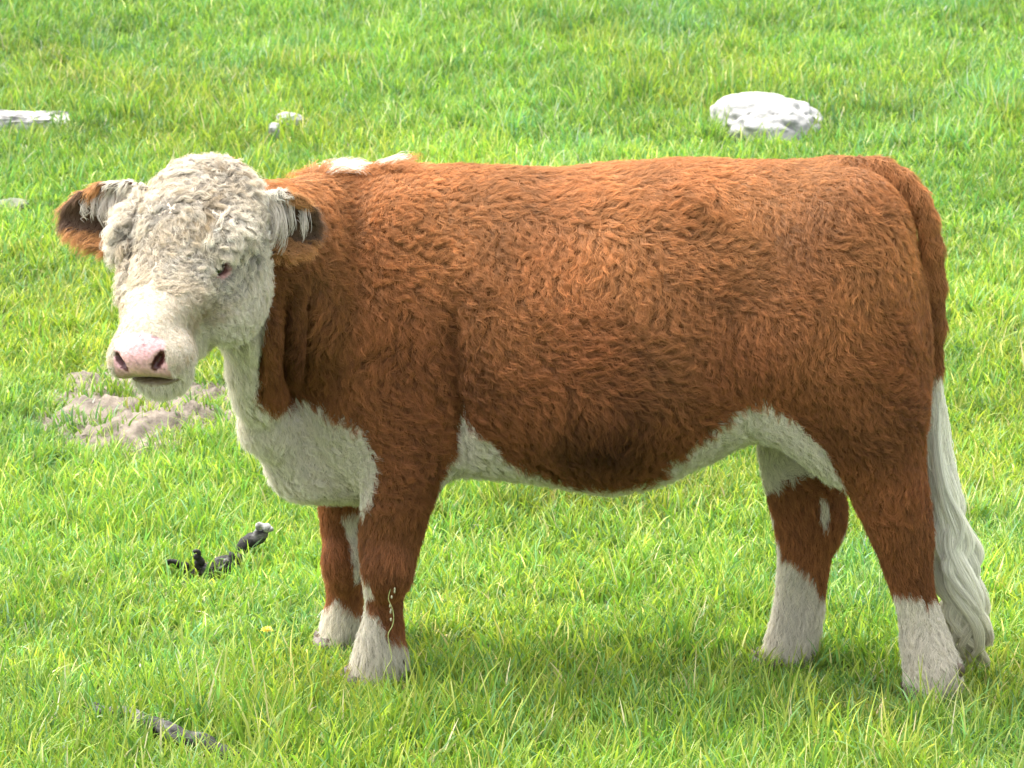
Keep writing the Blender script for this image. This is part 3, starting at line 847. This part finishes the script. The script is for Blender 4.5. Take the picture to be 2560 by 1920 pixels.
# long pale locks in the ears
pcs = []; pcc = []
for k in (0, 1):
    b, tp, Mx, Lk = ears[k]
    locks = [(.08, .028, .06), (.17, .030, .085), (.27, .032, .115), (.36, .034, .07), (.46, .030, .06), (.56, .026, .05), (.66, .020, .042), (.76, .012, .032)]
    for fx_, v0, ln in (locks if k == 0 else locks[1:3] + locks[4:7:2]):
        m = 50; ln = ln * rng.uniform(.75, 1.15)
        r0 = b + Mx[0] * (Lk * fx_) + Mx[1] * v0 - Mx[2] * .004
        rr = r0 + Mx[0] * rng.normal(0, .0045, (m, 1)) + Mx[1] * rng.normal(0, .010, (m, 1))
        u = np.linspace(0, 1, 12)[None, :, None]
        dn_ = np.array([0, 0, -1.0]); sdir = Mx[0] * (-.35 if k == 1 else -.45)
        ll = ln * rng.uniform(.7, 1.1, (m, 1, 1))
        c = rr[:, None] + ll * (Mx[2] * .35 * np.sin(u * 2.2) + dn_ * u ** 1.3 * 1.0 + sdir * -np.sin(u * 3) * .35)
        c = c - (rr - r0)[:, None] * .35 * u
        c += Mx[0] * .002 * np.sin(u * 7 + fx_ * 30) + rng.normal(0, .0035, (m, 1, 3)) * u
        pcs.append(c); cc = np.ones((m, 12, 3)) * np.array([.78, .72, .64]) * rng.uniform(.8, 1.05, (m, 1, 1)); pcc.append(cc)
pc = np.concatenate(pcs)
make_curves('ear_hair', pc, np.broadcast_to(np.linspace(.0008, .0003, 12)[None], pc.shape[:2]), np.concatenate(pcc), cow)

# ------------------------------------------------------------------ stones, logs, bare earth
def icos(sub):
    bm = bmesh.new(); bmesh.ops.create_icosphere(bm, subdivisions=sub, radius=1)
    v = np.array([x.co[:] for x in bm.verts]); f = [[q.index for q in x.verts] for x in bm.faces]; bm.free(); return v, f
IV, IF = icos(5)
def rock(name, c, r, seed, mat, label, cat, rough=.2, flat=2.4, rot=0.0, group=None):
    v = IV.copy()
    v = np.sign(v) * np.abs(v) ** (2 / flat)
    d = 1 + rough * .12 * noise3(IV, 3, seed + 5) + rough * noise3(IV, .35, seed) + rough * .45 * noise3(IV, 1.0, seed + 1) + rough * .2 * noise3(IV, 2.6, seed + 2)
    st = np.abs(noise3(IV * np.array([.8, .8, .9]), .9, seed + 3)); d -= rough * .5 * np.exp(-(st / .07) ** 2)
    v = v * d[:, None] * np.array(r)
    cs_, sn = math.cos(rot), math.sin(rot)
    v = np.stack([v[:, 0] * cs_ - v[:, 1] * sn, v[:, 0] * sn + v[:, 1] * cs_, v[:, 2]], 1)
    o = mesh_obj(name, v, IF, mat); o.location = c
    tag(o, label, cat, group=group); return o
def on_ground(px, py, dz=0):
    p = ground_hit(px, py); return (p[0], p[1], float(ground_z(p[0], p[1])) + dz)
def mpp(c): return (np.linalg.norm(np.array(c) - CAM)) / FPX      # metres per photo pixel there
clear = []     # places kept free of grass: x, y, rx, ry
c = on_ground(1925, 348); s = mpp(c)
rock('boulder', (c[0], c[1] + .10, c[2] + 10 * s), (138 * s, .17, 88 * s), 4, M_ROCK, 'large white weathered rock half sunk in the grass behind the hindquarters', 'rock', .19, 2.5)
clear.append((c[0], c[1] + .02, 125 * s, .20))
c = on_ground(50, 334); s = mpp(c)
rock('boulder', (c[0], c[1] + .05, c[2] + 20 * s), (125 * s, .10, 30 * s), 14, M_PALEW, 'flat grey white rock at the left edge of the pasture', 'rock', .22, 3.2, .05)
rock('dark_stone', (c[0] + 115 * s, c[1] + .10, c[2] + 12 * s), (70 * s, .06, 12 * s), 24, M_CHAR, 'thin dark stone touching the flat pale rock at the left', 'rock', .2, 3)
clear.append((c[0], c[1] + .02, 110 * s, .09))
c = on_ground(728, 330); s = mpp(c)
rock('stone', (c[0], c[1], c[2] + 26 * s), (34 * s, .04, 24 * s), 34, M_ROCK, 'small white stone above the head, larger of the pair', 'rock', .2, 2.4)
c2 = on_ground(688, 344)
rock('stone', (c2[0], c2[1], c2[2] + 15 * s), (17 * s, .03, 17 * s), 44, M_ROCK, 'tiny white stone left of its larger neighbour', 'rock', .2, 2.4)
clear += [(c[0], c[1] - .02, .06, .04), (c2[0], c2[1] - .01, .03, .03)]
c = on_ground(25, 530); s = mpp(c)
rock('mossy_stone', (c[0], c[1], c[2] + 6 * s), (50 * s, .06, 22 * s), 54, M_ROCK2, 'low grey green stone at the left edge level with the ear', 'rock', .2)
clear.append((c[0], c[1] - .02, .05, .04))
c = on_ground(2030, 62); s = mpp(c)
rock('mossy_stone', (c[0], c[1], c[2] + 8 * s), (34 * s, .08, 16 * s), 64, M_ROCK2, 'low dark stone near the top edge right of centre', 'rock', .22)

def log(name, pts, radii, mat, label, seed, cat='log', bark=.18):
    pts = np.array(pts, float); n = 60; m = 18
    tt = np.linspace(0, 1, n); tb = np.linspace(0, 1, len(pts))
    C_ = np.stack([np.interp(tt, tb, pts[:, j]) for j in range(3)], 1); r_ = np.interp(tt, tb, radii)
    C_[:, 0] += .006 * np.sin(tt * 17 + seed); C_[:, 2] += .004 * np.sin(tt * 23 + seed)
    tg = nrm(np.gradient(C_, axis=0)); up = np.array([0, 0, 1.0]); sd = nrm(np.cross(tg, up)); u2 = np.cross(sd, tg)
    r_[0] *= .5; r_[-1] *= .35
    vs = []
    for i in range(n):
        for j in range(m):
            a = 2 * math.pi * j / m
            vs.append(C_[i] + (sd[i] * math.cos(a) + u2[i] * math.sin(a)) * r_[i])
    vs = np.array(vs)
    dd = vs - np.repeat(C_, m, 0)
    nz = noise3(vs * np.array([1, 1, 1]), 14, seed) * .6 + noise3(vs, 40, seed + 1) * .4
    vs = vs + dd * (bark * nz)[:, None]
    fs = [(i * m + j, i * m + (j + 1) % m, (i + 1) * m + (j + 1) % m, (i + 1) * m + j) for i in range(n - 1) for j in range(m)]
    fs += [tuple(range(m))[::-1], tuple((n - 1) * m + j for j in range(m))]
    o0 = pts[0]; o = mesh_obj(name, vs - o0, fs, mat); o.location = o0
    if label: tag(o, label, cat)
    return o
# charred, half buried branch bottom left
g = [on_ground(a, b, .035) for a, b in [(225, 1805), (310, 1826), (390, 1858), (490, 1893), (610, 1940)]]
lg1 = log('fallen_branch', g, [.007, .014, .019, .018, .018], M_CHAR, 'charred black and grey branch lying in long grass at the bottom left', 71)
for a, b in [(285, 1815), (395, 1850), (480, 1888), (560, 1925)]:
    q = on_ground(a, b); clear.append((q[0], q[1] - .05, .055, .085))
# snag with a pale top
b0 = on_ground(520, 1445); b1 = on_ground(590, 1420)
sc_ = mpp(b0)
sn = bpy.data.objects.new('burnt_snag', None); COL.objects.link(sn); sn.location = b0
tag(sn, 'small burnt stick with a whitened tip poking up left of the front legs', 'stick')
def child_log(*a, **k):
    o = log(*a, **k); o.parent = sn; o.matrix_parent_inverse.identity(); o.location = np.array(o.location) - np.array(b0); return o
child_log('stick', [np.array(b0) + (-.03, .02, .010), np.array(b0) + (.02, .01, .018), np.array(b1) + (0, 0, .012), np.array(b1) + (.045, 0, .075), np.array(b1) + (.068, 0, .098)], [.012, .024, .02, .020, .013], M_CHAR, None, 81, bark=.3)
child_log('tip', [np.array(b1) + (.052, 0, .085), np.array(b1) + (.066, -.004, .105), np.array(b1) + (.088, -.006, .100)], [.008, .010, .005], M_PALEW, None, 91, bark=.7)
child_log('twig', [np.array(b1) + (.01, -.01, .04), np.array(b1) + (-.005, -.03, .0), np.array(b1) + (-.015, -.05, -.01)], [.008, .007, .004], M_CHAR, None, 95, bark=.2)
for (dx_, dz_, ex2, ez2) in ((-.05, .02, -.10, .045), (-.02, .015, -.03, .07), (.0, .02, .03, -.0), (.05, .05, .045, .0), (-.04, .01, .04, .03)):
    child_log('twig', [np.array(b0) + (dx_, .01, dz_), np.array(b0) + ((dx_ + ex2) / 2 + .006, .0, (dz_ + ez2) / 2), np.array(b0) + (ex2, -.01, ez2)], [.010, .008, .004], M_CHAR, None, 96 + int(dx_ * 100), bark=.3)
clear.append((b0[0] + .0, b0[1] - .07, .12, .09))
# a grass stalk gone to seed in front of the near foreleg
q = np.array(on_ground(958, 1748)); stalk_top = unproj(978, 1470, q[1] + .01)
st = log('seed_stalk', [q, q * .5 + stalk_top * .5 + (.008, 0, 0), stalk_top], [.0016, .0012, .001], mat_simple('straw_green', (.42, .45, .16)), 'single pale grass stalk gone to seed against the near foreleg', 121, 'grass stalk', .05)
M_SEED = mat_simple('pale_seed', (.5, .46, .3))
for i in range(7):
    t_ = .72 + .28 * i / 6 + rng.uniform(-.02, .02); p_ = (q + (stalk_top - q) * t_) - q + np.array([rng.normal(.003, .004), -.002, 0])
    v_, f_ = uv_ball(p_, (.0021, .002, .0042), 8, 5)
    mesh_obj('seed', v_, f_, M_SEED, st)
# yellow dandelion
q = np.array(on_ground(668, 1655)); fl = bpy.data.objects.new('dandelion', None); COL.objects.link(fl); fl.location = q
tag(fl, 'small yellow dandelion in the grass left of the white front hooves', 'flower')
v_, f_ = uv_ball((0, 0, .035), (.0015, .0015, .036), 6, 4); mesh_obj('stem', v_, f_, mat_simple('stem_green', (.2, .3, .06)), fl)
pv = []; pf = []
for k in range(34):
    a = 2.4 * k; ri = .002; ro = .016 * (1 - .4 * k / 34); zz = .068 + .006 * k / 34
    b_ = len(pv)
    for (rr_, w_, dz) in ((ri, .0012, 0), (ro * .7, .0022, .004), (ro, .001, .003 + .004 * k / 34)):
        for sg in (-1, 1): pv.append((rr_ * math.cos(a) - sg * w_ * math.sin(a), rr_ * math.sin(a) + sg * w_ * math.cos(a), zz + dz))
    pf += [(b_, b_ + 1, b_ + 3, b_ + 2), (b_ + 2, b_ + 3, b_ + 5, b_ + 4)]
mesh_obj('petals', pv, pf, mat_simple('petal_yellow', (.75, .62, .04)), fl)
# dark log at the top right edge
g = [on_ground(a, b, .06) for a, b in [(2180, 10), (2330, 8), (2480, 12), (2620, 14)]]
log('dark_log', [np.array(q) + (0, .12, .15) for q in g], [.07, .10, .12, .12], M_CHAR, 'dark log lying beyond the grass at the top right edge', 101)
# bare earth under the muzzle
c = np.array(on_ground(352, 1035)); s = mpp(c)
n1, n2 = 90, 60
uu, vv = np.meshgrid(np.linspace(-1, 1, n1), np.linspace(-1, 1, n2))
ex_, ey_ = 320 * s, .60
px_ = c[0] + uu * ex_ ; py_ = c[1] + vv * ey_ - uu * .10
P2 = np.stack([px_.ravel(), py_.ravel(), np.zeros(px_.size)], 1)
rr = np.sqrt(uu ** 2 + vv ** 2).ravel()
hgt = .036 * (1 - sstep(.35, 1.0, rr)) * (1 + .6 * noise3(P2, 5, 111)) + .014 * noise3(P2, 16, 112) * (1 - sstep(.7, 1, rr)) + .006 * noise3(P2, 45, 113)
P2[:, 2] = ground_z(P2[:, 0], P2[:, 1]) + hgt - .03 * sstep(.75, 1.0, rr)
i0 = (np.arange(n2 - 1)[:, None] * n1 + np.arange(n1 - 1)[None]).ravel()
tag(mesh_obj('bare_earth', P2, np.stack([i0, i0 + 1, i0 + n1 + 1, i0 + n1], 1), M_EARTH), 'patch of dry trampled earth in the grass below the muzzle', kind='stuff')
bare = (c[0], c[1], ex_ * .9, ey_ * .92)

# ------------------------------------------------------------------ grass
PAL = np.array([[.145, .275, .042], [.17, .305, .048], [.225, .345, .055], [.10, .23, .050], [.27, .375, .07], [.14, .305, .11]])
def tuft_mesh(seed, nb, spread, h0, h1, w0, w1):
    r = np.random.default_rng(seed); seg = 4; vs = []; fs = []; cs = []
    for b in range(nb):
        a = r.uniform(0, 6.28); rad = spread * math.sqrt(r.random()); x, y = rad * math.cos(a), rad * math.sin(a)
        h = r.uniform(h0, h1) * (1.15 if r.random() < .12 else 1); wd = r.uniform(w0, w1)
        la = r.uniform(0, 6.28); lean = abs(r.normal(0, .5)) + .05; cu = r.uniform(.1, 1.6)
        fa = r.uniform(0, 6.28)
        if r.random() < .14: lean += .7; cu += .6
        col = PAL[r.integers(len(PAL))] * r.uniform(.75, 1.3)
        q = r.random()
        if q < .035: col = np.array([.62, .62, .42]) * r.uniform(.7, 1.1)
        elif q < .05: col = np.array([.28, .30, .10])
        elif q < .11: col = np.array([.34, .42, .12])
        px, py, pz = x, y, -.01; ang = lean * .3; i0 = len(vs)
        for s_ in range(seg + 1):
            t_ = s_ / seg; ww = wd * (1 - t_ ** 1.8) * .5 + .0002
            tw = fa + t_ * .8
            vs.append((px + math.cos(tw) * ww, py + math.sin(tw) * ww, pz)); vs.append((px - math.cos(tw) * ww, py - math.sin(tw) * ww, pz))
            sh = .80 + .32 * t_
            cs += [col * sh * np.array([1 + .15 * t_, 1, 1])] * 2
            ang = lean * .3 + (lean + cu) * t_ * .8
            px += math.cos(la) * math.sin(ang) * h / seg; py += math.sin(la) * math.sin(ang) * h / seg; pz += math.cos(ang) * h / seg
        for s_ in range(seg):
            k = i0 + 2 * s_; fs.append((k, k + 1, k + 3, k + 2))
    me = bpy.data.meshes.new('tuft'); me.from_pydata(vs, [], fs); me.materials.append(M_GRASS)
    me.polygons.foreach_set('use_smooth', [True] * len(me.polygons))
    at = me.color_attributes.new('col', 'FLOAT_COLOR', 'POINT'); c4 = np.ones((len(vs), 4), np.float32); c4[:, :3] = np.clip(cs, 0, .8)
    at.data.foreach_set('color', c4.ravel())
    return me
tcoll = bpy.data.collections.new('grass_tufts')
NT = 16
for i in range(NT):
    me = tuft_mesh(200 + i, 38, .07, .035, .085, .0038, .0085)
    tcoll.objects.link(bpy.data.objects.new('tuft_%02d' % i, me))
for i in range(NT, NT + 4):    # taller, finer clumps
    me = tuft_mesh(200 + i, 22, .045, .08, .15, .0035, .007)
    tcoll.objects.link(bpy.data.objects.new('tuft_%02d' % i, me))

def scatter(x0, x1, y0, y1, dens):
    m = int((x1 - x0) * (y1 - y0) * dens)
    return np.stack([rng.uniform(x0, x1, m), rng.uniform(y0, y1, m)], 1)
pts = np.concatenate([scatter(-2.6, 2.6, -2.6, 3.0, 520), scatter(-3.4, 3.4, 3.0, 9, 420), scatter(-4.5, 4.5, 9, 17, 330), scatter(-6, -2.6, -2.6, 3, 200), scatter(2.6, 6, -2.6, 3, 200),
                      scatter(-9, -3.4, 3, 17, 130), scatter(3.4, 9, 3, 17, 130), scatter(-9, -6, -3, 3, 120), scatter(6, 9, -3, 3, 120), scatter(-6, 6, -5, -2.6, 150), scatter(-10, 10, 17, 34, 70)])
P3 = np.concatenate([pts, np.zeros((len(pts), 1))], 1)
keepm = np.ones(len(pts), bool)
for cx, cy, rx, ry in clear:
    keepm &= ((pts[:, 0] - cx) / rx) ** 2 + ((pts[:, 1] - cy) / ry) ** 2 > rng.uniform(.5, 1.2, len(pts))
bd = np.sqrt(((pts[:, 0] - bare[0]) / bare[2]) ** 2 + ((pts[:, 1] + (pts[:, 0] - bare[0]) / ex_ * .10 - bare[1]) / bare[3]) ** 2) + .22 * noise3(P3, 3, 131)
keepm &= (bd > .85) | (rng.random(len(pts)) < .26)
pts = pts[keepm]; P3 = P3[keepm]; bd = bd[keepm]
z = ground_z(pts[:, 0], pts[:, 1]) + np.where(bd < .8, .02, 0)
m = len(pts)
hn = noise3(P3, .55, 141) * .5 + noise3(P3, 1.6, 142) * .5
sc3 = (1.0 + .30 * hn) * rng.uniform(.75, 1.25, m)
for lg in (leg_nf, leg_ff, leg_nh, leg_fh):
    fx_, fy_ = lg[0].foot[0], lg[0].foot[1]
    sc3 *= 1 - .5 * np.exp(-((pts[:, 0] - fx_) / .11) ** 2 - ((pts[:, 1] - fy_ + .08) / .13) ** 2)
sc3 *= 1 + .25 * sstep(3, 7, pts[:, 1])
sc3 *= np.where(pts[:, 1] < -.35, 1.15, 1.0) * (1 - .35 * np.exp(-((bd - .8) / .3) ** 2))
idx = rng.integers(0, NT, m)
tall = rng.random(m) < np.clip(.05 + .10 * (noise3(P3, .9, 143) > .5) + .12 * (pts[:, 1] < -.5), 0, 1)
idx = np.where(tall, rng.integers(NT, NT + 4, m), idx)
# yellow and blue green drifts in the sward
ye = sstep(-.2, 1.0, noise3(P3, .5, 151) + .5 * noise3(P3, 2.2, 152)); bl = sstep(.2, 1.2, noise3(P3, .8, 153) + .4 * noise3(P3, 3, 154))
tint = np.ones((m, 4)); base = rng.uniform(.78, 1.12, (m, 1)) * (1 + .20 * noise3(P3, .9, 156) + .08 * noise3(P3, 3.5, 157))[:, None]
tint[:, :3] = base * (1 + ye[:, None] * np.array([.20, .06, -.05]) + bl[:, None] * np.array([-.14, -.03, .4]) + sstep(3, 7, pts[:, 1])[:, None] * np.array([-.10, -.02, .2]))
brn = sstep(.9, 1.3, noise3(P3, 1.3, 155))[:, None]
tint[:, :3] = tint[:, :3] * (1 - .3 * brn) + np.array([1.1, .65, .8]) * .3 * brn
me = bpy.data.meshes.new('grass')
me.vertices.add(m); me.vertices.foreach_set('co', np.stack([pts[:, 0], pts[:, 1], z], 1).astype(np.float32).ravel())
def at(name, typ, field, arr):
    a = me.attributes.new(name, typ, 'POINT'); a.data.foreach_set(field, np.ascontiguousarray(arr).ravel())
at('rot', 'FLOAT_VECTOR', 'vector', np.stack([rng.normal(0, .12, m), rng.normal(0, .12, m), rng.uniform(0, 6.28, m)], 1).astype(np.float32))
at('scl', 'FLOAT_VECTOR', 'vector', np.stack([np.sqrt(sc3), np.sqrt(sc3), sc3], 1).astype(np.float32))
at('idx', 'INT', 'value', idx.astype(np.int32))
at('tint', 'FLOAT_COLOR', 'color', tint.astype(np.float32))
go = bpy.data.objects.new('grass', me); COL.objects.link(go)
tag(go, 'bright green short meadow grass covering the pasture', kind='stuff')
ng = bpy.data.node_groups.new('grass_scatter', 'GeometryNodeTree')
ng.interface.new_socket('Geometry', in_out='INPUT', socket_type='NodeSocketGeometry'); ng.interface.new_socket('Geometry', in_out='OUTPUT', socket_type='NodeSocketGeometry')
gi = ng.nodes.new('NodeGroupInput'); gout = ng.nodes.new('NodeGroupOutput')
iop = ng.nodes.new('GeometryNodeInstanceOnPoints'); cinf = ng.nodes.new('GeometryNodeCollectionInfo')
cinf.inputs[0].default_value = tcoll; cinf.inputs[1].default_value = True; cinf.inputs[2].default_value = True
def na(name, dt):
    x = ng.nodes.new('GeometryNodeInputNamedAttribute'); x.data_type = dt; x.inputs[0].default_value = name; return x.outputs[0]
iop.inputs['Pick Instance'].default_value = True
e2r = ng.nodes.new('FunctionNodeEulerToRotation'); ng.links.new(na('rot', 'FLOAT_VECTOR'), e2r.inputs[0])
ng.links.new(gi.outputs[0], iop.inputs['Points']); ng.links.new(cinf.outputs[0], iop.inputs['Instance'])
ng.links.new(na('idx', 'INT'), iop.inputs['Instance Index']); ng.links.new(e2r.outputs[0], iop.inputs['Rotation'])
ng.links.new(na('scl', 'FLOAT_VECTOR'), iop.inputs['Scale']); ng.links.new(iop.outputs[0], gout.inputs[0])
md = go.modifiers.new('scatter', 'NODES'); md.node_group = ng
print('verts', len(V), 'tufts', m)
